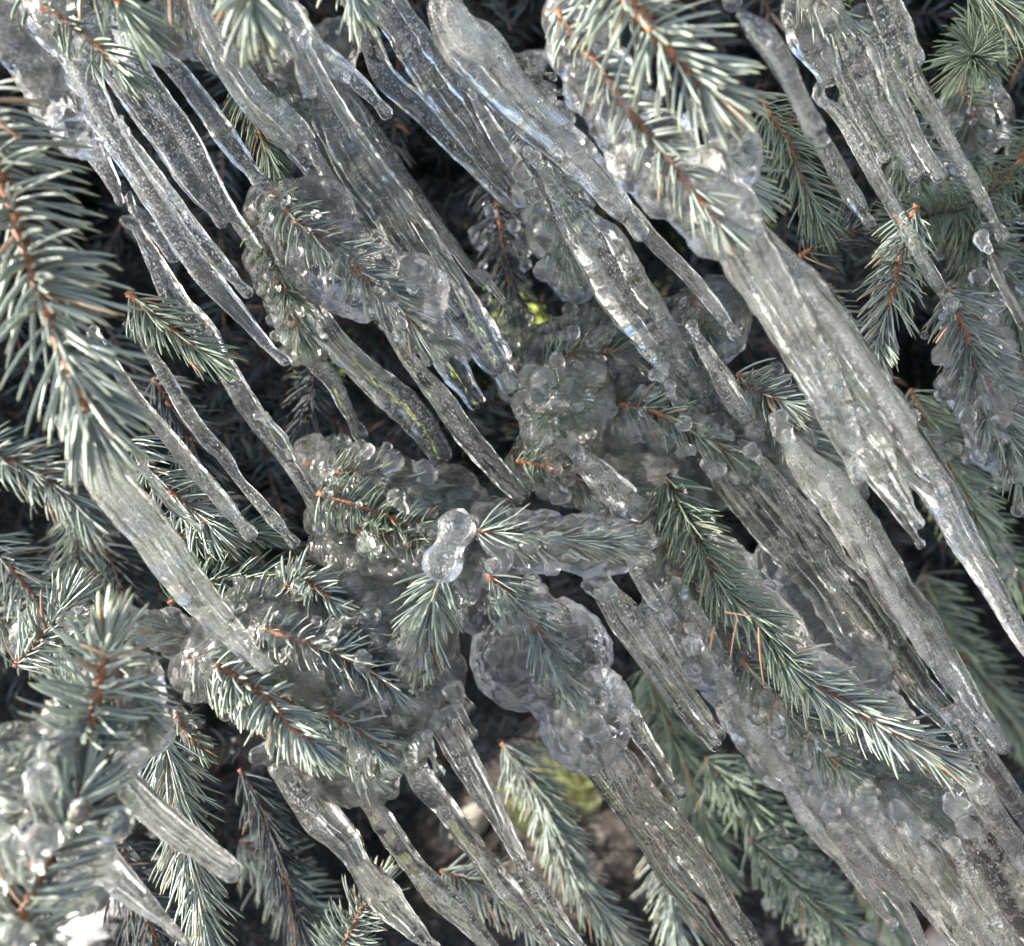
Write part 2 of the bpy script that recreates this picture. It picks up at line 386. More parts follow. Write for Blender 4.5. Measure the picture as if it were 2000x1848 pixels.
# --- middle sprigs
branch('small dark sprig half hidden behind the large left sprig', [(250, 570, .40), (300, 615, .40), (350, 655, .40), (400, 690, .40)], nl=.019, dens=1700, mat='green', spread=(50, 22))
branch('narrow sprig between two icicles at upper left', [(475, 150, .47), (492, 210, .47), (512, 270, .47), (535, 320, .47)], nl=.021, dens=1600, mat='green', spread=(52, 22), hw=.0007)
branch('frosted sprig under clear ice left of the widest dark icicle', [(530, 380, .45), (590, 440, .44), (655, 490, .44), (720, 545, .43), (790, 610, .43), (830, 650, .43)],
       nl=.021, dens=2100, spread=(58, 24), ice=[[(540, 400, .46, 45), (620, 460, .46, 62), (720, 540, .45, 72), (790, 600, .45, 52)]], iced=.33, ballr=.0026)
branch('ice coated sprig running down the upper middle beside dark gap', [(1000, 120, .47), (1030, 220, .465), (1060, 310, .465), (1090, 400, .465), (1110, 490, .465)],
       nl=.020, dens=1900, mat='green', ice=[[(1010, 150, .48, 34), (1040, 250, .48, 46), (1080, 350, .48, 52), (1100, 450, .48, 50), (1130, 540, .49, 44)]], iced=.5, ballr=.0036)
branch('sprig pointing downwards at right of centre with red brown needles near it', [(1790, 400, .46), (1765, 480, .46), (1745, 560, .45), (1725, 640, .45), (1708, 715, .44)],
       nl=.023, dens=2100, spread=(52, 22), hw=.0008)
branch('iced drooping sprig with orange twig at the right edge', [(1850, 560, .47), (1885, 650, .47), (1915, 740, .47), (1955, 830, .47), (2000, 920, .47)],
       nl=.024, dens=2000, spread=(66, 30), mat='blue', iced=.32, ballr=.0030, ice=[[(1870, 620, .49, 30), (1920, 740, .49, 60), (1960, 840, .49, 60)]])
branch('green sprig lying over pale ice in the lower right, dark knot midway', [(1300, 930, .46), (1340, 1010, .45), (1385, 1100, .44), (1420, 1160, .435), (1480, 1215, .43), (1530, 1290, .42)],
       nl=.022, dens=1900, spread=(62, 30), mat='green', hw=.0008, twig=.0022, bark='barkd')
branch('blue green tip with orange twig in the lower right above the dripping ice', [(1520, 1280, .42), (1570, 1325, .42), (1640, 1370, .415), (1700, 1405, .41), (1760, 1440, .41), (1820, 1475, .41)],
       nl=.021, dens=2300, spread=(62, 26), hw=.0008, twig=.0021)
branch('horizontal sprig with orange twig beside the upright ice knob', [(925, 1040, .41), (990, 1042, .41), (1060, 1050, .41), (1130, 1054, .41), (1200, 1062, .41)],
       nl=.018, dens=2100, spread=(45, 18), hw=.00065, twig=.0012, ice=[[(950, 1030, .43, 30), (1040, 1045, .43, 45), (1130, 1060, .43, 52), (1210, 1080, .43, 45)]], iced=.28, ballr=.0030)
branch('small fanning sprig hanging below the upright ice knob', [(868, 1115, .40), (850, 1150, .40), (836, 1195, .40), (826, 1250, .40)], nl=.0215, dens=2600, spread=(60, 24), hw=.0008, twig=.0014,
       ice=[[(840, 1230, .425, 40), (845, 1300, .425, 50), (860, 1370, .425, 46)]], iced=.15)
branch('sprig sealed inside the large smooth ice lobe below centre', [(955, 1120, .42), (1000, 1170, .42), (1045, 1230, .42), (1075, 1290, .415), (1100, 1340, .415)],
       nl=.020, dens=1900, spread=(48, 20), hw=.0008, twig=.0018, ice=[[(960, 1130, .435, 52), (1000, 1210, .435, 78), (1045, 1290, .435, 90), (1100, 1360, .435, 78), (1150, 1425, .435, 42)], [(1165, 1335, .42, 40), (1180, 1375, .42, 42)]], iced=.5, ballr=.0038)
branch('sprig with blunt pale needles pointing down at lower left of centre', [(420, 1300, .39), (480, 1335, .39), (530, 1375, .385), (570, 1425, .38), (612, 1455, .38)],
       nl=.018, dens=2100, hw=.0010, spread=(82, 50), twig=.0017, azim=tuple(DN * 1.1 - RT * .5))
branch('heavily iced sprig at the lower left, twig just showing at its tip', [(380, 1285, .42), (470, 1320, .42), (560, 1360, .42), (640, 1420, .42), (700, 1480, .415)],
       nl=.021, dens=2300, hw=.0008, spread=(66, 26), ice=[[(390, 1300, .43, 44), (480, 1300, .425, 66), (570, 1370, .42, 74), (640, 1430, .415, 80), (690, 1500, .415, 58)]], iced=.38, ballr=.0030)
branch('iced sprig with grey green needles across the left of centre', [(420, 1220, .43), (500, 1195, .43), (580, 1175, .43), (660, 1180, .43), (760, 1215, .43)],
       nl=.021, dens=2300, hw=.0008, ice=[[(440, 1210, .435, 45), (540, 1200, .43, 66), (640, 1210, .43, 72), (740, 1240, .425, 75), (800, 1290, .42, 55)]], iced=.38, ballr=.0030)
branch('iced sprig bridging the two lower left ones with swirled ice', [(600, 1240, .425), (660, 1290, .425), (720, 1350, .42), (770, 1400, .42)], nl=.020, dens=2200, hw=.0008,
       ice=[[(600, 1260, .44, 50), (680, 1330, .44, 60), (750, 1400, .43, 50)]], iced=.35, ballr=.003)
branch('short twig with orange scales just left of centre, partly iced', [(560, 1145, .42), (590, 1130, .42), (625, 1150, .415), (650, 1175, .415)], nl=.016, dens=2000, hw=.0008, twig=.0016)
branch('dark knobbly sprig with rounded ice beads left of the ice knob', [(600, 900, .50), (680, 930, .49), (760, 960, .48), (850, 990, .47), (930, 1010, .46)],
       nl=.018, dens=2300, mat='green', ice=[[(620, 910, .51, 30), (720, 940, .50, 45), (820, 960, .49, 55), (900, 990, .48, 45)]], iced=.6, ballr=.0034)
branch('beaded sprig under the left of centre, below the knobbly one', [(640, 1060, .47), (720, 1050, .46), (790, 1060, .45), (860, 1090, .44)], nl=.018, dens=2300, mat='green',
       ice=[[(660, 1060, .48, 30), (740, 1060, .47, 52), (830, 1070, .46, 58)]], iced=.5, ballr=.0036)
branch('rosette of ice beads with a dark bud in its middle', [(1120, 760, .47), (1105, 780, .455), (1088, 805, .44)], nl=.020, dens=3600, mat='green', bark='barkd', twig=.0022, spread=(80, 60), iced=.42, ballr=.0052, beads=True)
branch('glassy beaded sprig above the ice rosette', [(1030, 740, .52), (1080, 690, .51), (1150, 660, .50), (1230, 660, .50), (1320, 690, .50)], nl=.019, dens=2300, mat='green',
       ice=[[(1040, 720, .53, 30), (1120, 670, .52, 50), (1220, 670, .52, 60), (1320, 700, .52, 55)]], iced=.55, ballr=.0040)
branch('glassy beaded sprig right of the ice rosette', [(1180, 780, .48), (1260, 790, .48), (1350, 820, .475), (1430, 860, .47), (1480, 900, .47)], nl=.019, dens=2300, mat='green',
       ice=[[(1190, 790, .50, 50), (1290, 800, .50, 60), (1380, 840, .49, 60), (1450, 890, .49, 50)]], iced=.6, ballr=.0042)
branch('lower glassy sprig between ice rosette and horizontal twig', [(1000, 880, .52), (1080, 910, .51), (1160, 940, .50), (1250, 970, .50), (1320, 1000, .49)], nl=.018, dens=2200, mat='green',
       ice=[[(1010, 900, .53, 30), (1110, 930, .53, 45), (1220, 960, .52, 45)]], iced=.5, ballr=.0038)
branch('sprig in a smooth round ball of ice behind the long right icicle', [(1350, 560, .50), (1370, 610, .49), (1385, 660, .485)], nl=.016, dens=2600, mat='green', ice=[[(1385, 620, .50, 66), (1395, 650, .50, 62)]], iced=.2)
branch('iced sprig tip with green needles between the two right icicles', [(1440, 730, .46), (1500, 780, .455), (1560, 850, .45), (1610, 920, .445)], nl=.020, dens=2300, spread=(66, 34),
       ice=[[(1500, 800, .47, 50), (1570, 880, .465, 62), (1630, 950, .46, 48)]], iced=.3, ballr=.0032)
branch('small orange tipped twig right of the ice ball', [(1440, 745, .46), (1475, 765, .45), (1500, 770, .445), (1530, 785, .44)], nl=.018, dens=2200, hw=.0007, spread=(60, 30))
branch('broad bed of clear ice under the lower right sprig', [(1250, 960, .50), (1340, 1120, .49), (1430, 1250, .48), (1540, 1370, .47), (1660, 1480, .46), (1800, 1560, .45)],
       icemat='bed', nl=.020, dens=2000, mat='green', iced=.34, ballr=.0036,
       ice=[[(1260, 980, .53, 55), (1350, 1120, .52, 78), (1440, 1240, .51, 92), (1550, 1360, .50, 92), (1680, 1470, .49, 90), (1800, 1530, .48, 74)],
            [(1420, 1330, .50, 40), (1520, 1470, .49, 46), (1640, 1590, .48, 40)], [(1640, 1560, .46, 36), (1740, 1580, .455, 44), (1840, 1570, .45, 46), (1900, 1540, .45, 40)],
            [(1560, 1080, .50, 50), (1600, 1200, .49, 46), (1680, 1300, .48, 42)]], voxel=.0015)
branch('sparkling finger of clear ice pointing left at mid left', [(420, 1260, .43), (340, 1235, .425), (260, 1222, .42), (190, 1215, .42)], nl=.014, dens=900, mat='green', spread=(40, 20),
       ice=[[(400, 1250, .43, 34), (320, 1235, .425, 30), (250, 1222, .42, 26), (205, 1217, .42, 29), (190, 1217, .42, 22)]], iced=.3, ballr=.0028)
branch('drooping lobe of milky ice beside the lower left tuft', [(215, 1290, .33), (240, 1330, .33), (270, 1380, .33)], nl=.018, dens=1400, hw=.0009, icemat='near', voxel=.0016,
       ice=[[(220, 1310, .335, 40), (255, 1360, .335, 52), (300, 1410, .335, 38), (312, 1425, .335, 22)], [(240, 1400, .335, 40), (225, 1480, .335, 34), (225, 1520, .335, 28)]])
branch('pale swollen ice with buried needles at the top, under the near orange twig', [(1090, 20, .33), (1160, 120, .33), (1240, 230, .33), (1320, 330, .325), (1400, 430, .32)],
       nl=.016, dens=900, hw=.0009, icemat='near', voxel=.0018,
       ice=[[(1110, 60, .34, 50), (1170, 150, .34, 56), (1260, 270, .34, 58), (1340, 360, .335, 62), (1410, 440, .33, 56)], [(1380, 200, .33, 34), (1430, 280, .33, 34), (1470, 310, .33, 30)]])
branch('milky ice mass with green needles at the top left corner', [(40, -20, .36), (100, 20, .36), (170, 70, .36), (230, 130, .36)], nl=.018, dens=900, hw=.0008, mat='green', icemat='near', voxel=.0018,
       ice=[[(60, 0, .37, 45), (130, 30, .37, 60), (190, 70, .37, 42)], [(20, 40, .37, 40), (60, 120, .37, 40), (110, 200, .38, 34), (170, 290, .38, 26)]])
branch('ice coated sprig at upper left behind the paired icicles', [(330, -10, .46), (420, 60, .46), (500, 130, .46), (570, 200, .46)], nl=.018, dens=1700, mat='green',
       ice=[[(380, 20, .46, 44), (440, 70, .46, 50), (520, 130, .46, 46), (600, 140, .46, 44), (660, 80, .46, 40)], [(180, 60, .44, 40), (260, 70, .44, 40), (340, 60, .45, 40)]], iced=.4)
branch('sprig of long fine needles at lower left', [(318, 1430, .42), (340, 1530, .42), (365, 1640, .42), (388, 1740, .42), (405, 1850, .42), (410, 1900, .42)], nl=.0245, dens=2300, spread=(44, 24), hw=.00065, twig=.0012, droop=.05)
branch('shaded sprig right of the fine needled one', [(470, 1500, .56), (520, 1600, .56), (560, 1720, .56), (600, 1850, .56)], nl=.025, dens=1700, mat='dark', spread=(50, 25))
branch('blue sprig with orange twig at the bottom edge', [(650, 1900, .50), (680, 1830, .50), (705, 1785, .50), (730, 1745, .50)], nl=.022, dens=2300, spread=(80, 50), bark='bark')
branch('soft focus sprig arching down behind the lower middle icicles', [(980, 1450, .66), (1040, 1530, .66), (1085, 1630, .66), (1130, 1720, .66), (1200, 1810, .66)], nl=.030, dens=2000, mat='blue', hw=.0010, spread=(56, 26), twig=.002)
branch('pale soft focus sprig beneath the arching one', [(860, 1700, .60), (950, 1730, .60), (1040, 1790, .60), (1090, 1860, .60)], nl=.026, dens=1800, hw=.0010, mat='blue')
branch('dark sprig with open needles at far left', [(-40, 1050, .55), (40, 1130, .55), (90, 1200, .55), (130, 1270, .55)], nl=.027, dens=1700, mat='blue', spread=(60, 30))
branch('shaded sprig with purple brown twig hanging at left', [(170, 960, .62), (158, 1040, .62), (150, 1110, .62), (155, 1190, .62)], nl=.030, dens=1600, mat='blue', spread=(62, 40), bark='barkd')
branch('upright tuft at the left edge below the shaded sprigs', [(30, 1300, .46), (70, 1260, .46), (105, 1215, .46), (125, 1185, .46)], nl=.023, dens=2200, spread=(60, 42), hw=.0008,
       ice=[[(40, 1250, .475, 24), (70, 1230, .475, 28)]])
branch('sprig reaching right behind the icicle row at mid left', [(250, 860, .46), (300, 930, .46), (360, 980, .46), (410, 1020, .46)], nl=.024, dens=2000, spread=(70, 45))
branch('brown budded sprig pointing right under the blunt icicle tip', [(300, 1030, .47), (370, 1050, .47), (430, 1045, .47), (500, 1040, .47)], nl=.020, dens=1900, mat='green')
branch('dark green sprig under the long near left icicle', [(330, 1180, .46), (380, 1150, .46), (440, 1130, .46), (520, 1130, .46)], nl=.020, dens=2000, mat='green')
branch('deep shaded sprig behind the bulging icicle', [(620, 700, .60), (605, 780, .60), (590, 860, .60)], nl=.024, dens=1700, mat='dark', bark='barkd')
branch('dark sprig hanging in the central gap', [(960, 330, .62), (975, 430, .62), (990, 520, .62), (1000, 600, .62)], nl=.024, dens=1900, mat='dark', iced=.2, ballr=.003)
branch('green rosette with black centre at the top right', [(1930, 60, .52), (1915, 90, .50), (1900, 115, .48)], nl=.025, dens=2400, mat='green', spread=(84, 70), bark='barkd')
branch('bundle of long green needles at the top right corner', [(1860, -60, .46), (1920, -20, .46), (1990, 40, .46)], nl=.026, dens=1600, mat='green', spread=(40, 24))
branch('tuft above the right hand icicle cluster', [(1560, -60, .41), (1590, -10, .41), (1620, 20, .41)], nl=.020, dens=1500, mat='blue', spread=(50, 26))
branch('tangled green sprig in the right middle below the row of drops', [(1960, 360, .52), (1890, 400, .51), (1830, 420, .50), (1770, 430, .49)], nl=.025, dens=2100, mat='green', spread=(66, 36), bark='barkd')
branch('tangled green sprig at the right edge', [(2040, 250, .54), (1980, 330, .54), (1930, 410, .53), (1900, 500, .53)], nl=.025, dens=2000, mat='green')
branch('dim green sprig with orange stem left of the tangled one', [(1560, 500, .54), (1620, 470, .54), (1690, 450, .54), (1750, 430, .53)], nl=.023, dens=1800, mat='dark', bark='bark')
branch('dim sprig behind the blurred droplet icicle', [(1480, 180, .50), (1530, 260, .50), (1560, 340, .50), (1600, 420, .50)], nl=.022, dens=1900, mat='green')
branch('iced sprig hanging at upper right of the green rosette', [(1870, 150, .56), (1900, 230, .56), (1900, 320, .56)], nl=.020, dens=1700, mat='green', ice=[[(1880, 190, .57, 34), (1900, 270, .57, 40), (1890, 340, .57, 26)]], iced=.3)
branch('short iced tip with a drop below the right middle sprig', [(1700, 780, .46), (1740, 830, .46), (1780, 870, .46)], nl=.018, dens=1900, iced=.25, spread=(50, 22), ice=[[(1770, 840, .465, 16), (1795, 870, .465, 19)]])
branch('soft hazy sprig beneath the iced one at the right edge', [(1800, 900, .80), (1880, 1000, .80), (1960, 1100, .80), (2040, 1180, .80)], nl=.035, dens=1500, mat='green', hw=.0012)
branch('soft hazy sprig in the lower middle right', [(1260, 1300, .85), (1310, 1420, .85), (1350, 1540, .85), (1400, 1680, .85)], nl=.038, dens=1500, mat='green', hw=.0012)
branch('hazy frosted sprig dotted with ice at the bottom right of centre', [(1380, 1480, .75), (1470, 1580, .75), (1560, 1700, .75), (1640, 1850, .75)], nl=.034, dens=1700, mat='green', hw=.0012, iced=.16, ballr=.0030, voxel=.002)
branch('second hazy sprig dotted with ice near the bottom edge', [(1470, 1640, .70), (1540, 1720, .70), (1620, 1790, .70), (1700, 1870, .70)], nl=.03, dens=1700, mat='green', hw=.0011, iced=.2, ballr=.0032, voxel=.002)
branch('dim sprig fanning down right of the arching one', [(1290, 1640, .70), (1310, 1720, .70), (1320, 1800, .70)], nl=.034, dens=1500, mat='blue', hw=.0011)
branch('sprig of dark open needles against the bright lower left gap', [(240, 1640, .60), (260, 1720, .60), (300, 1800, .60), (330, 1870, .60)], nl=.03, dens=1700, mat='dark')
branch('small iced tip left of the smooth lobe, lit from the side', [(345, 1400, .44), (365, 1430, .44), (390, 1455, .44)], nl=.012, dens=900, mat='green', ice=[[(345, 1395, .44, 14), (370, 1430, .44, 12), (398, 1455, .44, 13)]])

branch('blue shaded sprig at the left edge, upper of the shaded ones', [(-50, 880, .60), (30, 900, .60), (100, 940, .60), (160, 1000, .60)], nl=.032, dens=1600, mat='blue', spread=(58, 34), hw=.0009)
branch('blue shaded sprig drooping between the left edge and the long near icicle', [(190, 1050, .66), (230, 1120, .66), (250, 1200, .66), (260, 1270, .66)], nl=.034, dens=1500, mat='dark', spread=(60, 34), hw=.001)
branch('blue shaded sprig low at the left edge', [(-40, 1190, .6), (40, 1230, .6), (110, 1290, .6), (160, 1350, .6)], nl=.03, dens=1600, mat='blue', spread=(56, 30), hw=.0009)
branch('needle sprig in the dark at left behind the even grey icicle', [(300, 740, .58), (340, 800, .58), (380, 870, .58), (400, 930, .58)], nl=.03, dens=1600, mat='dark', spread=(56, 30), hw=.0009)
branch('hazy spruce spray before the brown ground at lower right', [(1500, 1380, .95), (1600, 1500, .95), (1680, 1640, .95), (1740, 1800, .95)], nl=.045, dens=1200, mat='green', hw=.0015)
branch('hazy spruce spray under the giant icicle tip', [(1800, 1120, .95), (1850, 1240, .95), (1930, 1340, .95), (1990, 1430, .95)], nl=.045, dens=1200, mat='green', hw=.0015)
branch('soft spruce spray behind the bottom left icicles', [(470, 1640, .75), (540, 1700, .75), (600, 1790, .75), (640, 1900, .75)], nl=.036, dens=1500, mat='blue', hw=.0012)
branch('lattice of crossing dark needles at the very bottom left', [(150, 1650, .55), (230, 1720, .55), (290, 1800, .55), (310, 1880, .55)], nl=.030, dens=1300, mat='dark', hw=.0008, spread=(70, 50))

branch('bare green sprig poking out of the knobbly ice left of centre', [(640, 925, .465), (720, 930, .455), (800, 955, .45), (850, 975, .45)], nl=.017, dens=1500, mat='green', spread=(62, 34), iced=.42, ballr=.0034)
branch('green tipped sprig out of the ice under the knobbly mass', [(700, 1035, .44), (760, 1040, .435), (820, 1065, .43)], nl=.017, dens=1500, mat='green', spread=(66, 40), iced=.42, ballr=.0034)
branch('green needles standing out of the glassy mass above the rosette', [(1060, 720, .48), (1140, 690, .475), (1220, 690, .47), (1300, 720, .47)], nl=.017, dens=1400, mat='green', spread=(66, 36), iced=.42, ballr=.0034)
branch('green needles standing out of the glassy mass right of the rosette', [(1210, 790, .455), (1290, 810, .45), (1370, 850, .45), (1430, 890, .45)], nl=.017, dens=1400, mat='green', spread=(66, 36), iced=.42, ballr=.0034)
branch('green needles under the rosette towards the horizontal sprig', [(1010, 900, .48), (1080, 915, .475), (1150, 945, .47), (1210, 960, .47)], nl=.017, dens=1300, mat='green', spread=(70, 40), iced=.42, ballr=.0034)
branch('green spray out of the pale ice bed at lower right', [(1450, 1290, .455), (1520, 1370, .45), (1590, 1440, .445), (1640, 1500, .44)], nl=.018, dens=1300, mat='green', spread=(60, 34), iced=.42, ballr=.0034)
branch('grey green sprig out of the swirled ice at lower left', [(480, 1250, .42), (560, 1270, .415), (640, 1290, .41), (700, 1320, .41)], nl=.018, dens=1500, mat='blue', spread=(64, 36), iced=.42, ballr=.0034)
branch('grey green sprig half out of the ice above the blunt needles', [(640, 1200, .42), (700, 1230, .415), (750, 1290, .41), (775, 1340, .41)], nl=.018, dens=1500, mat='blue', spread=(60, 32), iced=.42, ballr=.0034)

branch('wide clear ice bed left of the knob joining the central sprigs', [(620, 960, .50), (700, 1000, .49), (800, 1040, .48), (900, 1080, .46)], nl=.020, dens=2300, mat='green', spread=(80, 50), iced=.6, ballr=.0036,
       ice=[[(600, 890, .48, 34), (700, 950, .465, 52), (800, 1000, .455, 56), (880, 1050, .445, 50), (960, 1090, .44, 40)], [(640, 1060, .46, 34), (740, 1110, .45, 44), (840, 1130, .435, 44)]])
branch('dense glassy mass with buried needles right of centre', [(1020, 700, .52), (1120, 740, .51), (1250, 780, .50), (1380, 840, .49), (1480, 900, .49)], nl=.021, dens=2300, mat='green', spread=(84, 60), iced=.6, ballr=.0038,
       ice=[[(1010, 740, .53, 44), (1100, 760, .53, 56), (1230, 740, .52, 60), (1350, 760, .52, 60)], [(1180, 860, .51, 46), (1290, 900, .51, 56), (1400, 930, .50, 54)]])
branch('dense pale ice with buried grey green needles at lower left of centre', [(420, 1240, .44), (540, 1250, .435), (660, 1290, .43), (760, 1350, .43)], nl=.021, dens=2500, spread=(84, 55), iced=.6, ballr=.0036,
       ice=[[(400, 1250, .425, 40), (520, 1250, .42, 58), (640, 1280, .415, 62), (740, 1350, .415, 58)], [(700, 1180, .43, 44), (800, 1200, .425, 52), (790, 1290, .42, 44)]])
branch('frosted spray filling the upper right behind the row of drops', [(1660, 130, .55), (1720, 220, .55), (1780, 320, .54), (1830, 410, .54)], nl=.026, dens=1900, mat='green', iced=.25, ballr=.003)
branch('frosted green spray at the right edge above the drooping iced sprig', [(1880, 420, .52), (1930, 500, .52), (1970, 580, .52), (2010, 660, .52)], nl=.026, dens=1900, mat='green', iced=.3, ballr=.003)
branch('long needled spray hanging behind the drooping iced sprig', [(1780, 760, .6), (1830, 860, .6), (1880, 960, .6), (1920, 1040, .6)], nl=.030, dens=1700, mat='green', iced=.15, ballr=.003, hw=.0009)
branch('dim spray behind the giant icicle at right of centre', [(1560, 560, .52), (1620, 640, .52), (1660, 720, .52), (1700, 800, .52)], nl=.025, dens=1900, mat='blue')

branch('ice wrapped sprig in front of the dark hollow, left of the frosted sprig', [(505, 420, .47), (530, 490, .465), (555, 560, .46), (585, 640, .46)], nl=.018, dens=2000, mat='green', spread=(60, 30), iced=.4, ballr=.003,
       ice=[[(510, 440, .475, 30), (535, 510, .47, 34), (560, 580, .47, 34), (600, 650, .465, 28)]])
branch('needles pressed under glaze at the lower left of centre', [(520, 1230, .405), (600, 1255, .40), (690, 1290, .40), (760, 1340, .40)], nl=.017, dens=1500, mat='blue', spread=(72, 46), iced=.25, ballr=.0028)
branch('needles pressed under glaze along the left of the smooth lobe', [(640, 1390, .40), (690, 1420, .40), (735, 1460, .40)], nl=.017, dens=1700, mat='blue', spread=(66, 30), iced=.2, ballr=.0028)
branch('green needles glazed over inside the knobbly mass left of the knob', [(620, 960, .445), (690, 985, .44), (760, 1010, .435), (820, 1030, .43)], nl=.016, dens=1700, mat='green', spread=(80, 55), iced=.35, ballr=.003)

# dead needles caught in the ice
def dead(label, x, y, d, dx, dy, dd=0):
    a, b = at(x, y, d), at(x + dx, y + dy, d + dd); L = (b - a).length
    v = np.array((b - a).normalized())[None]
    V, Fc, col, _ = needle_mesh(np.array(a)[None], v, norm(v + np.array(RT)[None] * .15), np.array([L]), np.array([.0007]))
    tag(mesh_obj('dead_needle', V, Fc, M['dead'], ncol=col), label, 'needle', 'dead spruce needles caught in the ice')
dead('pinkish dead needle over the left edge of the near sprig', -10, 232, .29, 50, 42)
dead('longer orange dead needle hanging under the dark knot, lower right', 1440, 1210, .42, -20, 80)
dead('orange dead needle nearest the ice bead at lower right', 1395, 1225, .42, -12, 45)
dead('third orange dead needle beside the dark knot', 1482, 1225, .415, 2, 118)
dead('curved brown dead needle above the orange ones', 1415, 1195, .415, 60, 10)
dead('pale dead needle poking from the top edge at left', 334, -10, .3, -4, 60)
dead('pink dead needle on the small dark sprig at left', 372, 704, .39, 16, 22)
dead('tan dead needle over the yellow tipped tuft', 158, 1258, .30, 50, 22)
dead('rust needle on blue green needles at right middle', 1828, 670, .43, 22, -34)

# ------------------------------------------------------------------ icicles
def icicle(label, pts, d, kind='mid', flat=0.85, group='icicles hanging from the spruce', name='icicle', hang=True, core=True, cat='icicle', roots=True):
    if pts[-1][2] < 21 and pts[-1][2] >= pts[-2][2] * .8: pts = pts[:-1] + [(pts[-1][0], pts[-1][1], pts[-1][2] * 1.12)]
    k_ = .95 if kind == 'near' or not hang else .84
    pts = [(x, y, r * (k_ if r > 15 else 1)) for x, y, r in pts]
    p0 = at(pts[0][0], pts[0][1], d); rows = []
    for k, (x, y, r) in enumerate(pts):
        v = at(x, y, 1.0) - CAM; v2 = Vector((v.x, v.y))
        if hang and k:      # the point of the sight line nearest the plumb line under the root
            dd = (p0 - CAM).xy.dot(v2) / v2.dot(v2); dd = min(max(dd, d * 0.94), d * 1.12)
        else: dd = d
        rows.append((*at(x, y, dd), r * dd / F_PX))
    P, L = spline(rows, 30); n = max(14, int(L / 0.0011)); P, _ = spline(rows, n)
    C, R = P[:, :3].copy(), P[:, 3].copy()
    s = np.linspace(0, L, n); rt = R[-1]; u = np.clip((s - (L - rt)) / rt, 0, 0.995); R = R * np.sqrt(1 - u * u)
    if hang: R = R * (0.55 + 0.45 * np.clip(s / (L * .16), 0, 1) ** .8)
    if hang and rt * F_PX / d < 19:
        R = R * (1 - .24 * np.exp(-((L - s - 3.0 * rt) / (1.2 * rt)) ** 2))
    rs = R[0]; u0 = np.clip((rs - s) / rs, 0, 0.97); R = R * np.sqrt(1 - u0 * u0)
    ph = rng.random(12) * 6.28; f1 = 300 + 200 * rng.random(); f2 = 700 + 300 * rng.random()
    big = min(1.0, float(np.mean(P[:, 3])) / 0.006)
    def disp(i, th):
        z = s[i]; q = 1 + 0.028 * math.sin(z * f1 + ph[0]) + 0.01 * math.sin(z * f2 + ph[1])
        q = q + 0.09 * big * np.cos(2 * th + ph[2] + z * 9) + 0.10 * big * np.cos(3 * th + ph[3] + z * 25 * math.sin(ph[4])) + 0.05 * np.cos(5 * th + ph[5] - z * 14 + .6 * math.sin(z * 70)) + 0.022 * np.cos(8 * th + ph[8] + z * 9 + .8 * math.sin(z * 95 + ph[9]))
        q = q + 0.012 * np.sin(z * 520 + 2 * th + ph[6]) + 0.04 * np.sin(z * 130 + th + ph[7])
        fade = min(1.0, max(0.0, (L - z) / (2.5 * rt + 1e-6)))
        return 1 + (q - 1) * fade
    wob = np.array([noise.noise_vector(Vector(c) * 45) for c in C.tolist()]); C += wob * (R * 0.16)[:, None]
    root = empty(name, p0); tag(root, label, cat, group)
    loft_obj('ice_shell', C, R, 32, M[kind], root, disp, flat)
    mr = np.mean([q[2] for q in pts])
    if mr > 23 and len(pts) > 4 and hang:
        T, U, W = frames(C); sg = 1.0 if (W[0] @ np.array(FW)) < 0 else -1.0
        ks = (-.62, .58) if mr < 32 else (-.72, .02, .70)
        for q_ in ks:
            a0 = int(n * rng.uniform(.02, .16)); a1 = int(n * rng.uniform(.55, .93)); m_ = a1 - a0
            if m_ < 12: continue
            sl_ = slice(a0, a1); Rs = R[sl_] * rng.uniform(.34, .52); z_ = s[sl_]
            off = q_ * (1 + .12 * np.sin(z_ * 60 + rng.random() * 6))
            Cs = C[sl_] + U[sl_] * (R[sl_] * off)[:, None] + W[sl_] * (R[sl_] * sg * flat * rng.uniform(.25, .55))[:, None]
            zz = z_ - z_[0]; LL_ = zz[-1]; r1 = Rs[-1]; Rs = Rs * np.sqrt(1 - np.clip((zz - (LL_ - r1)) / r1, 0, .99) ** 2) * (0.4 + .6 * np.clip(zz / (LL_ * .25), 0, 1))
            pz = rng.random(4) * 6
            loft_obj('ice_strand', Cs, Rs, 14, M['clear'], root, lambda i, th: 1 + .06 * np.cos(3 * th + pz[0] + i * .05) + .05 * math.sin(i * .31 + pz[1]), .9)
    if hang and roots and 0 < pts[0][0] < 2000 and pts[0][1] > 0 and d > .35:
        r0 = min(max(pts[0][2], 13), 24) * d / F_PX; up = -np.array(UD); sd = np.array(HX); bl = []
        for q_ in range(16):
            h_ = rng.uniform(-1.2, 1.6)
            bl.append((*(np.array(p0) + sd * rng.uniform(-.8, .8) * r0 * (.5 + .4 * max(h_, 0)) + up * h_ * r0 + np.array(FW) * rng.uniform(-.3, .5) * r0), r0 * rng.uniform(.45, .7)))
        blob_mesh('frozen_root', bl, M['crust'], root, .0012, .0016)
    if core and kind != 'clear' or core == 2:
        a, b = int(n * 0.06), n - max(2, int(rt / 0.0011 * 0.8))
        if b - a > 6:
            loft_obj('bubble_core', C[a:b], R[a:b] * 0.62, 12, M['core'], root, lambda i, th: 1 + .25 * np.sin(3 * th + i * .13) + .15 * np.sin(5 * th - i * .37), flat)
    return root

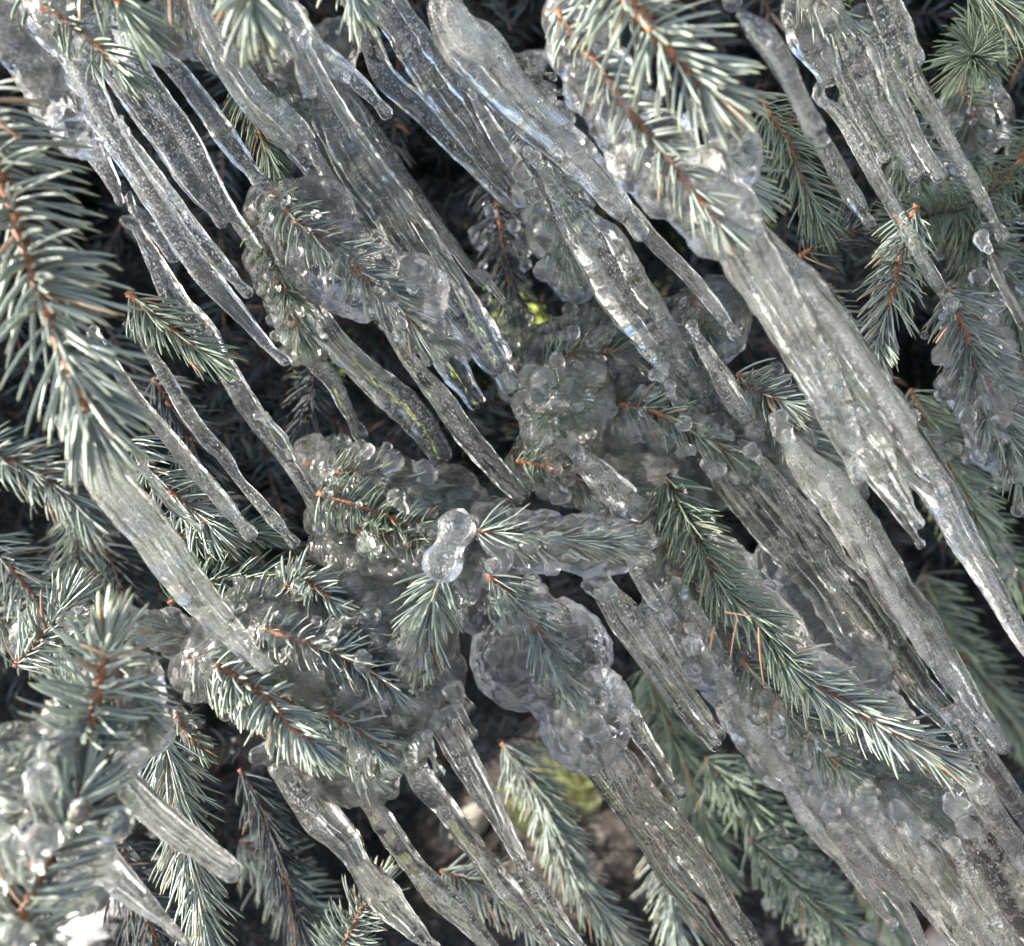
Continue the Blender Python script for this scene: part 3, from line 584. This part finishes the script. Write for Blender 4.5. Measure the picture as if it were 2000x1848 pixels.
I = icicle
I('long pale icicle crossing behind the large left sprig, blunt clear drop at its tip', [(110,30,40),(150,130,42),(200,230,34),(250,300,32),(310,400,30),(370,490,30),(430,570,26),(485,635,17),(525,680,13),(548,700,12),(563,712,15)], .38, 'milky')
I('parallel strand fused to the right of the long pale left icicle', [(240,250,10),(300,340,14),(360,420,18),(420,500,20),(462,550,16),(492,580,14)], .385, 'mid')
I('wide bubbly icicle with rounded end second from the upper left', [(140,-10,18),(190,95,24),(260,190,32),(330,290,28),(390,380,22),(425,425,16),(440,445,15)], .42, 'mid')
I('slim icicle ending in a clear round drop left of the frosted sprig', [(180,-20,20),(230,70,24),(290,160,28),(350,250,28),(400,330,24),(440,400,18),(480,460,13),(530,540,14),(568,592,17)], .415, 'mid')
I('icicle from the dark upper left with square end over the narrow sprig', [(230,0,18),(290,90,18),(350,140,22),(400,205,23),(440,265,25),(485,325,21),(522,372,17)], .42, 'mid')
I('stubby icicle tip poking out left of the long pale icicle', [(255,400,16),(290,440,18),(325,485,17),(348,510,17)], .44, 'mid')
I('ragged icicle partly covered by needles at upper left', [(130,190,26),(175,280,26),(215,350,18),(237,403,8)], .40, 'milky')
I('broad rough icicle down to a rounded tip above the frosted sprig', [(370,-10,26),(430,90,32),(495,190,38),(565,260,40),(620,330,30),(660,380,24),(688,422,17)], .43, 'milky')
I('widest dark clear icicle running down to the centre', [(530,-40,36),(590,80,38),(640,190,44),(700,310,48),(780,430,50),(860,550,50),(930,650,46),(980,720,36),(1012,770,20)], .44, 'clear', .6, core=2)
I('clear ridge along the left flank of the widest dark icicle', [(540,150,18),(600,260,18),(660,360,26),(730,460,30),(790,560,30),(850,650,34),(900,740,32),(940,800,20)], .45, 'clear', .7)
I('bright edged strand on the right flank of the widest dark icicle', [(590,70,12),(640,170,12),(700,270,16),(780,380,18),(850,480,20),(910,580,20),(960,680,18),(1010,765,14)], .425, 'clear')
I('short dark icicle with silvery tip by the shadowed gap', [(550,-10,28),(600,80,28),(660,130,26),(710,175,19),(745,212,15),(762,233,14)], .43, 'mid')
I('longest thin icicle with a dull pointed tip over the dark gap', [(580,20,18),(660,150,18),(730,260,22),(790,350,20),(840,420,15),(890,485,12),(930,540,10),(948,557,8)], .445, 'mid')
I('tiny dark icicle tip before the bright gap', [(950,545,7),(980,585,7),(1003,611,8)], .48, 'clear')
I('left strand of the fused pair at upper centre', [(670,-20,24),(720,80,24),(750,150,27),(810,205,26),(870,270,20),(920,322,16),(965,370,12),(1010,410,8)], .445, 'clear', core=2)
I('main icicle of the fused pair at upper centre', [(710,-60,44),(770,30,44),(830,120,48),(890,210,46),(945,300,38),(1000,375,32),(1045,435,24),(1077,478,15)], .45, 'mid')
I('clear rod laid along the right of the upper centre pair', [(915,175,9),(960,250,17),(1010,330,19),(1050,395,17),(1082,450,12)], .44, 'clear')
I('swollen milky icicle base at the top centre', [(860,-20,54),(890,60,56),(945,115,58),(1000,185,48),(1060,240,46),(1110,290,44),(1165,345,38),(1215,410,28),(1262,470,20)], .37, 'milky', 1.0)
I('lumpy ice fold on the left side of the swollen top icicle', [(870,0,30),(905,60,36),(950,100,36),(975,115,30)], .36, 'milky', 1.0, core=False)
I('grey icicle with rings of bubbles running to the rounded tip below the iced ball', [(1045,310,16),(1085,375,34),(1130,440,50),(1190,520,62),(1270,640,56),(1330,725,38),(1400,810,22),(1450,875,15),(1490,940,14),(1522,990,17),(1532,1004,16)], .42, 'mid')
I('slender strand ending in a soft drop left of the iced ball', [(1120,290,26),(1190,375,24),(1265,455,20),(1340,535,17),(1400,605,13),(1442,662,14)], .40, 'mid')
I('thin icicle with round tip under the near orange twig', [(1090,80,12),(1140,170,12),(1185,240,14),(1225,300,14),(1252,345,17)], .43, 'mid')
I('near wide milky icicle ending in a blurred drop, left half of the right giant', [(1370,370,44),(1440,470,52),(1510,590,48),(1580,710,44),(1630,800,40),(1655,870,24),(1670,920,16),(1684,946,20)], .33, 'near', 1.0)
I('longest giant icicle slanting to the right edge', [(1430,420,46),(1530,540,56),(1620,670,58),(1700,790,54),(1770,880,44),(1830,960,36),(1880,1050,30),(1930,1130,26),(1980,1220,21),(2040,1320,14)], .35, 'milky', .9)
I('right strand of the longest giant icicle', [(1560,540,20),(1640,650,22),(1720,770,24),(1790,880,24),(1850,970,18)], .335, 'mid')
I('tapering strand with glassy end on the giant icicle, above the small drop', [(1630,790,42),(1700,880,38),(1745,950,26),(1785,1012,17),(1800,1032,17)], .36, 'mid')
I('little round drop on a thin neck beneath the giant icicle', [(1680,900,18),(1730,965,16),(1770,1020,13),(1790,1052,8),(1803,1070,15)], .38, 'clear')
I('blurred near icicle with a fat drop left of the right cluster', [(1440,20,16),(1495,80,26),(1535,140,23),(1562,195,19),(1585,240,22),(1601,270,20)], .30, 'near', 1.0)
I('round milky drop at the top edge over the near sprig', [(1425,-40,16),(1430,0,20),(1432,22,22)], .31, 'near', 1.0, core=False)
I('grey shaded icicle embedded behind the blurred drop', [(1590,260,22),(1630,325,24),(1670,390,22),(1705,450,12)], .46, 'mid')
I('thick forked root of ice at the upper right', [(1540,-20,40),(1575,60,46),(1605,115,34),(1625,170,24)], .41, 'milky', core=False)
I('lumpy ice bulge beside the forked root at upper right', [(1590,-40,40),(1620,20,40),(1640,55,30)], .40, 'milky', 1.0, core=False)
I('longest speckled icicle of the right cluster with a drop at its end', [(1600,190,14),(1645,230,18),(1690,305,18),(1730,380,16),(1770,450,14),(1810,520,13),(1840,570,14),(1868,613,18)], .41, 'mid')
I('short speckled icicle of the right cluster, first drop from the left', [(1625,110,16),(1660,180,18),(1695,250,16),(1735,317,16)], .42, 'mid')
I('speckled icicle of the right cluster with the broad drop over green needles', [(1640,40,30),(1680,120,34),(1710,190,27),(1745,258,22),(1770,308,14),(1798,353,19)], .405, 'mid')
I('speckled icicle of the right cluster ending right of the broad drop', [(1680,40,28),(1720,130,26),(1758,210,22),(1790,270,17),(1818,315,16),(1842,355,19)], .41, 'mid')
I('long wavy icicle at far right ending in a small drop', [(1695,-20,24),(1745,80,28),(1788,165,25),(1830,235,21),(1870,310,18),(1910,380,14),(1940,430,10),(1965,472,17)], .405, 'mid')
I('golden edged short icicle tip over the long wavy one', [(1725,-30,16),(1765,50,19),(1788,105,15),(1797,130,17)], .395, 'mid')
I('dim thin icicle in the gap at the far right, upper of two', [(1945,170,14),(1965,210,14),(1972,260,12),(1977,305,10)], .55, 'mid')
I('dark thin icicle crossing the right edge', [(1925,480,9),(1960,560,10),(2020,670,11)], .40, 'clear')
I('even grey icicle with blunt tip at left middle', [(190,660,10),(240,740,12),(290,810,16),(340,870,18),(400,940,19),(450,1000,18),(482,1036,18),(498,1055,18)], .40, 'milky')
I('necked icicle with mottled lower half beside the even grey one', [(262,640,12),(325,740,16),(360,800,15),(400,850,15),(438,890,17),(465,935,10),(500,975,12),(540,1020,17),(565,1050,12),(584,1068,13)], .405, 'mid')
I('long necked icicle starting under the large left sprig with bulge low down', [(262,440,18),(300,510,26),(350,600,30),(395,650,32),(430,705,26),(470,770,27),(510,830,24),(545,880,18),(575,925,13),(602,970,12),(632,1012,23),(670,1060,21),(708,1108,17)], .41, 'mid')
I('small clear spur behind the long necked icicle', [(520,820,10),(550,860,14),(575,903,11)], .43, 'clear')
I('near thick icicle emerging under the large left sprig', [(110,810,24),(170,880,36),(235,960,50),(290,1030,48),(350,1110,44),(400,1170,40),(450,1230,32),(495,1278,24),(530,1310,18)], .34, 'milky', .9)
I('thin clear icicle with small drop before the budded sprig', [(285,920,10),(340,990,11),(378,1022,8),(397,1037,13)], .42, 'clear')
I('dim brown tinged icicle with a kink over dark needles', [(520,560,14),(555,640,18),(610,700,24),(655,755,20),(678,800,17),(712,860,18)], .46, 'mid')
I('bent icicle joining the knobbly sprig at centre left', [(520,450,12),(560,520,18),(605,590,24),(650,660,30),(710,720,33),(765,770,40),(815,820,38),(850,865,32),(872,905,26)], .45, 'mid', core=2)
I('clear icicle crossing the centre into the beads', [(760,650,14),(810,720,18),(860,780,25),(910,850,25),(950,900,24),(990,940,23),(1030,978,19)], .43, 'clear', core=2)
I('stout icicle below the ice rosette', [(1120,880,22),(1180,935,32),(1225,975,34),(1262,1012,24)], .44, 'mid')
I('second smaller clear icicle below the ice rosette', [(1060,860,18),(1110,920,18),(1150,970,17),(1180,1000,14)], .46, 'clear')
I('right strand of the forked icicle left of the smooth lobe tip', [(1180,1140,24),(1240,1210,26),(1290,1280,24),(1340,1350,20),(1385,1410,19),(1408,1445,16)], .42, 'mid')
I('left strand of the forked icicle right of the smooth lobe', [(1160,1150,16),(1210,1225,17),(1265,1300,17),(1320,1370,17),(1370,1430,15),(1402,1463,13)], .425, 'mid')
I('stubby icicle with a drop right of the horizontal sprig', [(1235,1090,18),(1268,1150,20),(1300,1195,17),(1316,1215,14)], .42, 'milky')
I('small pointed icicle tucked beside the forked pair', [(1265,1190,12),(1300,1250,12),(1332,1303,9)], .44, 'milky')
I('round bead of ice on the bed left of the dead needles', [(1352,1235,16),(1355,1260,22),(1357,1280,20)], .42, 'milky', 1.0, core=False)
I('slender icicle right of the smooth lobe with a tiny drop', [(1205,1350,26),(1245,1425,22),(1285,1485,17),(1315,1535,12),(1337,1557,13)], .42, 'mid')
I('large bubbly icicle below the smooth lobe reaching the bottom edge', [(1160,1420,34),(1195,1470,34),(1240,1540,37),(1300,1610,38),(1360,1680,36),(1410,1760,30),(1470,1850,28),(1520,1930,18)], .42, 'mid', core=True)
I('left clear strand below the smooth lobe', [(1110,1430,26),(1170,1520,24),(1235,1605,20),(1290,1690,21),(1350,1770,19),(1420,1860,16),(1460,1920,10)], .43, 'clear', core=2)
I('twisted icicle below centre with a pointed tip at the bottom edge', [(840,1385,32),(890,1460,28),(935,1535,24),(975,1600,21),(1008,1660,14),(1035,1712,15),(1075,1775,20),(1110,1820,11),(1145,1856,6)], .415, 'mid')
I('clear strand twisting along the right of the pointed icicle', [(885,1400,10),(925,1480,11),(965,1560,12),(1000,1640,10),(1035,1700,8)], .405, 'clear')
I('smooth icicle between the pointed one and the knobby ones at the bottom', [(740,1390,24),(790,1460,27),(830,1530,29),(870,1580,24),(920,1650,23),(980,1730,27),(1030,1790,20),(1090,1865,13)], .42, 'mid')
I('knobby icicle with a swelling near the bottom edge', [(700,1540,26),(760,1620,25),(810,1690,23),(868,1752,31),(908,1792,26),(960,1850,16),(1000,1900,10)], .415, 'mid')
I('thick knobby icicle hanging from the lower left iced sprig', [(540,1490,40),(580,1540,42),(625,1590,42),(670,1635,34),(702,1685,24),(750,1742,35),(800,1800,25),(860,1870,18)], .41, 'mid')
I('near blurred banded icicle over the fine needled sprig', [(225,1500,28),(270,1550,27),(330,1602,25),(390,1655,23),(440,1692,22),(468,1714,21)], .32, 'near', 1.0)
I('near blurred icicle tapering to a point at the bottom left', [(110,1600,44),(170,1660,40),(230,1715,28),(285,1765,19),(325,1800,10),(370,1850,9)], .31, 'near', 1.0)
I('tiny round ended icicle beside the fanning sprig, upper of three', [(880,1330,14),(905,1368,12),(924,1392,12)], .42, 'clear')
I('tiny drop ended icicle under the fanning sprig, middle of three', [(885,1360,9),(912,1412,9),(931,1444,11)], .415, 'clear')
I('tiny drop ended icicle before the bright gap, lowest of three', [(828,1430,14),(846,1478,9),(863,1518,13)], .41, 'clear')
I('dark clear icicle running left of the wavy white one', [(1300,740,20),(1340,800,28),(1380,860,34),(1440,950,42),(1500,1020,42),(1560,1095,38),(1610,1165,32),(1650,1230,27),(1700,1300,22),(1750,1360,18)], .44, 'clear', .7, core=2)
I('short iced rod before the dark clear icicle', [(1350,640,12),(1385,700,18),(1425,765,25),(1465,830,24),(1488,862,21)], .425, 'mid')
I('dark gold flecked icicle between the dark clear and wavy white ones', [(1480,890,14),(1530,960,24),(1570,1020,32),(1620,1090,38),(1680,1170,40),(1740,1260,36),(1800,1340,33),(1850,1400,27),(1900,1470,20)], .43, 'clear', .8, core=2)
I('wavy white icicle with a clear rounded end near the right edge', [(1530,840,26),(1560,880,36),(1590,920,44),(1650,995,46),(1700,1070,44),(1750,1150,44),(1800,1220,42),(1850,1300,34),(1900,1380,28),(1945,1440,22),(1968,1470,19)], .415, 'pale')
I('white rippled strand down the front of the wavy icicle', [(1620,960,18),(1680,1050,18),(1730,1140,19),(1770,1210,17),(1810,1280,13),(1828,1302,9)], .40, 'pale')
I('dark bubbly icicle leaving the frame at the lower right edge', [(1880,1410,22),(1930,1490,26),(1980,1560,26),(2040,1640,22)], .41, 'mid')
I('slim icicle with a tiny drop, leftmost at lower right', [(1540,1540,26),(1600,1620,24),(1650,1680,18),(1695,1740,14),(1725,1785,10),(1748,1812,12)], .45, 'pale')
I('broad soft icicle that narrows sharply, second at lower right', [(1630,1600,30),(1680,1660,34),(1725,1710,32),(1765,1770,18),(1785,1810,13),(1815,1870,10)], .45, 'pale')
I('angular icicle leaning across the others at lower right', [(1700,1590,30),(1745,1650,32),(1800,1720,32),(1855,1790,30),(1910,1860,26)], .43, 'pale')
I('widest banded icicle at the lower right corner', [(1770,1600,54),(1820,1680,56),(1870,1750,52),(1920,1820,48),(1970,1900,40)], .42, 'pale', .8)
I('small icicle with blunt tip in front of the banded one', [(1870,1670,18),(1910,1740,20),(1935,1785,17),(1950,1815,14)], .41, 'mid')
I('dark icicle with curved rings right of the banded one', [(1880,1600,44),(1940,1690,42),(1985,1770,38),(2040,1850,34)], .425, 'clear', core=2)
I('grey icicle against the right edge above the corner', [(1890,1510,28),(1950,1600,30),(2000,1680,28),(2050,1750,22)], .415, 'pale')
I('long ridge of grey ice sliding under the bed, lower right', [(1420,1330,22),(1490,1450,26),(1560,1550,26),(1640,1640,22),(1690,1700,12)], .46, 'pale')
I('pale ice rod sliding into the bottom right corner behind the banded icicle', [(1700,1500,30),(1780,1590,36),(1860,1680,38),(1930,1770,34),(2010,1870,30)], .45, 'pale')
I('pale ice rod left of the banded icicle, ending off the bottom edge', [(1660,1560,26),(1720,1640,30),(1790,1730,28),(1850,1810,24),(1910,1890,20)], .44, 'pale')
I('long thin pale icicle beside the bed under the green sprig', [(1360,1240,18),(1440,1370,22),(1520,1480,22),(1600,1590,18),(1660,1680,13),(1690,1730,11)], .455, 'pale')
I('thin icicle between the forked pair and the ice bed', [(1330,1150,14),(1390,1250,18),(1450,1350,18),(1500,1430,13),(1530,1480,10)], .45, 'mid')
I('soft focus icicle in the shade at right, left of two', [(1850,950,15),(1890,1030,13),(1925,1110,8),(1940,1145,5)], .62, 'milky')
I('soft focus icicle in the shade at right, right of two', [(1915,950,12),(1950,1040,11),(1975,1110,8),(1985,1135,5)], .62, 'milky')
I('upright egg shaped ice knob standing above the centre', [(846,1130,50),(864,1092,36),(878,1062,27),(893,1026,37),(905,994,26)], .385, 'milky', 1.0, hang=False, name='ice_knob', cat='ice', group=None)
I('small oval drop frozen right of the ice knob', [(950,1095,14),(962,1108,17),(974,1122,14)], .39, 'mid', 1.0, hang=False, core=False)

# ------------------------------------------------------------------ the shaded inside of the tree
def proj(p):
    q = p - np.array(CAM); z = q @ np.array(FW)
    return 1000 + F_PX * (q @ np.array(RT)) / z, 924 + F_PX * (q @ np.array(DN)) / z, z
GAPS = [(175, 1780, 70, 80), (1090, 1550, 150, 110), (975, 620, 60, 52), (705, 745, 26, 16), (1180, 1700, 130, 140),
        (1900, 1250, 90, 130), (1830, 1800, 110, 90), (800, 1600, 50, 50), (930, 1600, 60, 60)]
def hit(x, y):
    v = at(x, y, 1) - CAM; q = CAM + v * (-CAM.z / v.z); return q
PATCHES = [(*hit(1090, 1540).xy, .48), (*hit(1830, 1800).xy, .07), (*hit(175, 1780).xy, .4), (*hit(975, 620).xy, .7)]
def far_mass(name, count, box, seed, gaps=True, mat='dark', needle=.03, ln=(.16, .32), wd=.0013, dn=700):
    r = np.random.default_rng(seed); B, D0, D1, LL = [], [], [], []; TV, TF = [], []
    k = 0
    while k < count:
        p = np.array([r.uniform(*box[0]), r.uniform(*box[1]), r.uniform(*box[2])])
        d = norm(np.array([r.normal() * .7 + p[0] * .4, -0.55 + r.normal() * .45, -0.35 + r.normal() * .4])); L = r.uniform(*ln)
        e = p + d * L
        if e[1] < box[1][0] - .05 and abs(e[0]) < 1.0: continue
        if gaps:
            bad = False
            for f in (0, .33, .66, 1):
                x, y, z = proj(p + d * L * f)
                if z > 0 and any(((x - gx) / (rx + 15)) ** 2 + ((y - gy) / (ry + 15)) ** 2 < 1 for gx, gy, rx, ry in GAPS): bad = True
            if bad and r.random() < .97: k += .02; continue
        g = p + d * L * .5; g = g - np.array(SUN) * (g[2] / SUN.z)
        if any((g[0] - a) ** 2 + (g[1] - b) ** 2 < c * c for a, b, c in PATCHES): k += .01; continue
        k += 1
        n = int(L * dn); t = r.random(n); az = r.random(n) * 6.28
        u = norm(np.cross(d, [0.3, 0.2, 1.0])); v = np.cross(d, u)
        rad = np.outer(np.cos(az), u) + np.outer(np.sin(az), v); sag = np.stack([0 * t, 0 * t, -.25 * L * t * t], 1)
        B.append(p + np.outer(t * L, d) + sag); dd = norm(d[None] * .5 + rad); D0.append(dd); D1.append(norm(dd + d[None] * .3)); LL.append(np.full(n, needle) * r.uniform(.7, 1.1, n))
        tt = np.linspace(0, 1, 4); c = p + np.outer(tt * L, d) + np.stack([0 * tt, 0 * tt, -.25 * L * tt * tt], 1); b = len(TV) * 12
        TV.append(np.concatenate([np.stack([c + u * .0018, c - u * .0009 + v * .0016, c - u * .0009 - v * .0016], 1).reshape(-1, 3)]))
        for i in range(3):
            for j in range(3): TF.append((b + i * 3 + j, b + i * 3 + (j + 1) % 3, b + (i + 1) * 3 + (j + 1) % 3, b + (i + 1) * 3 + j))
    B, D0, D1, LL = map(np.concatenate, (B, D0, D1, LL)); n = len(B)
    A = norm(np.cross(D0, norm(r.normal(size=(n, 3))))) * wd
    tip = B + (D0 + D1) * .5 * LL[:, None]; mid = B + D0 * LL[:, None] * .5
    V = np.stack([B - A * .6, B + A * .6, mid + A, tip, mid - A], 1).reshape(-1, 3); i = np.arange(n) * 5
    Fc = np.concatenate([np.stack([i, i + 1, i + 2, i + 4], 1), np.stack([i + 4, i + 2, i + 3, i + 3], 1)])
    # second quad written as a sliver triangle
    q = Fc[:n]; tr = np.stack([i + 4, i + 2, i + 3], 1)
    me_col = np.zeros((n, 5, 3)); me_col[:, :, 1] = r.random(n)[:, None]; me_col[:, 3, 0] = 1; me_col[:, :, 2] = .4
    V4 = V; o1 = mesh_obj(name, np.vstack([V4]), q, M[mat], ncol=me_col.reshape(-1, 3), smooth=False)
    bm = bmesh.new(); bm.from_mesh(o1.data); bm.verts.ensure_lookup_table(); vs = bm.verts
    for a, b_, c_ in tr.tolist():
        bm.faces.new((vs[a], vs[b_], vs[c_]))
    base = len(vs); tv = np.vstack(TV)
    nv = [vs.new(p) for p in tv.tolist()]
    for f in TF:
        g = bm.faces.new([nv[a] for a in f]); g.material_index = 1
    bm.to_mesh(o1.data); bm.free(); o1.data.materials.append(M['barkd'])
    return tag(o1, None, None, kind='stuff')
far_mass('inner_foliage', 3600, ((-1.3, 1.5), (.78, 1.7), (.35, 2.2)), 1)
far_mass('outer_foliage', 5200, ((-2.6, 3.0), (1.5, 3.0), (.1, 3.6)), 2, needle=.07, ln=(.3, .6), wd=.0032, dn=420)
far_mass('added_shade_foliage', 600, ((-1.3, 1.6), (.55, 1.8), (1.9, 2.9)), 3, gaps=False, needle=.04)  # canopy added above the view to block light from the tree's inside

def tuft(label, cx, cy, n, h, spread, seed):
    r = np.random.default_rng(seed); ang = r.random(n) * 6.28; rr = spread * np.sqrt(r.random(n))
    base = np.stack([cx + rr * np.cos(ang), cy + rr * np.sin(ang), np.zeros(n)], 1)
    d0 = norm(np.stack([.3 * r.normal(size=n), .3 * r.normal(size=n), np.ones(n)], 1)); d1 = norm(d0 + np.stack([.8 * np.cos(ang), .8 * np.sin(ang), -.3 + 0 * ang], 1))
    V, Fc, col, _ = needle_mesh(base, d0, d1, h * (.6 + .6 * r.random(n)), np.full(n, .0035), True)
    return tag(mesh_obj('grass_tuft', V, Fc, M['grass'], ncol=col), label, 'grass')
M['grass'] = needle_material('sunlit_grass', (0.24, 0.30, 0.08), (0.58, 0.60, 0.34), (0.5, 0.5, 0.15), .5, .1)
p = hit(1110, 1545); tuft('yellow green clump of grass glowing in the sun behind the lower middle icicles', p.x, p.y, 300, .09, .13, 5)
def rock(label, x, y, r, mat):
    c = hit(x, y); iv, fc = ico(); V = iv * np.array([r, r * .8, r * .6])
    V = np.array([Vector(v) * (1 + .3 * noise.noise(Vector(v) * 25 + Vector((x, y, 0)))) for v in V.tolist()]) + np.array([c.x, c.y, r * .4])
    o = mesh_obj('stone', V, fc, mat); q = o.modifiers.new('s', 'SUBSURF'); q.levels = q.render_levels = 2
    return tag(o, label, 'stone', 'stones on the soil under the tree')
M['stone'] = ground_material('pale_sandstone', [(0.3, (0.34, 0.30, 0.25)), (0.7, (0.60, 0.54, 0.46))], 40, bump=.004)
rock('pale rounded stone at the bottom edge, left of two', 1760, 1835, .032, M['stone'])
rock('pale rounded stone at the bottom edge, right of two', 1860, 1850, .036, M['stone'])
rock('whitish stone in the bright patch behind the middle icicles', 930, 1620, .06, M['stone'])
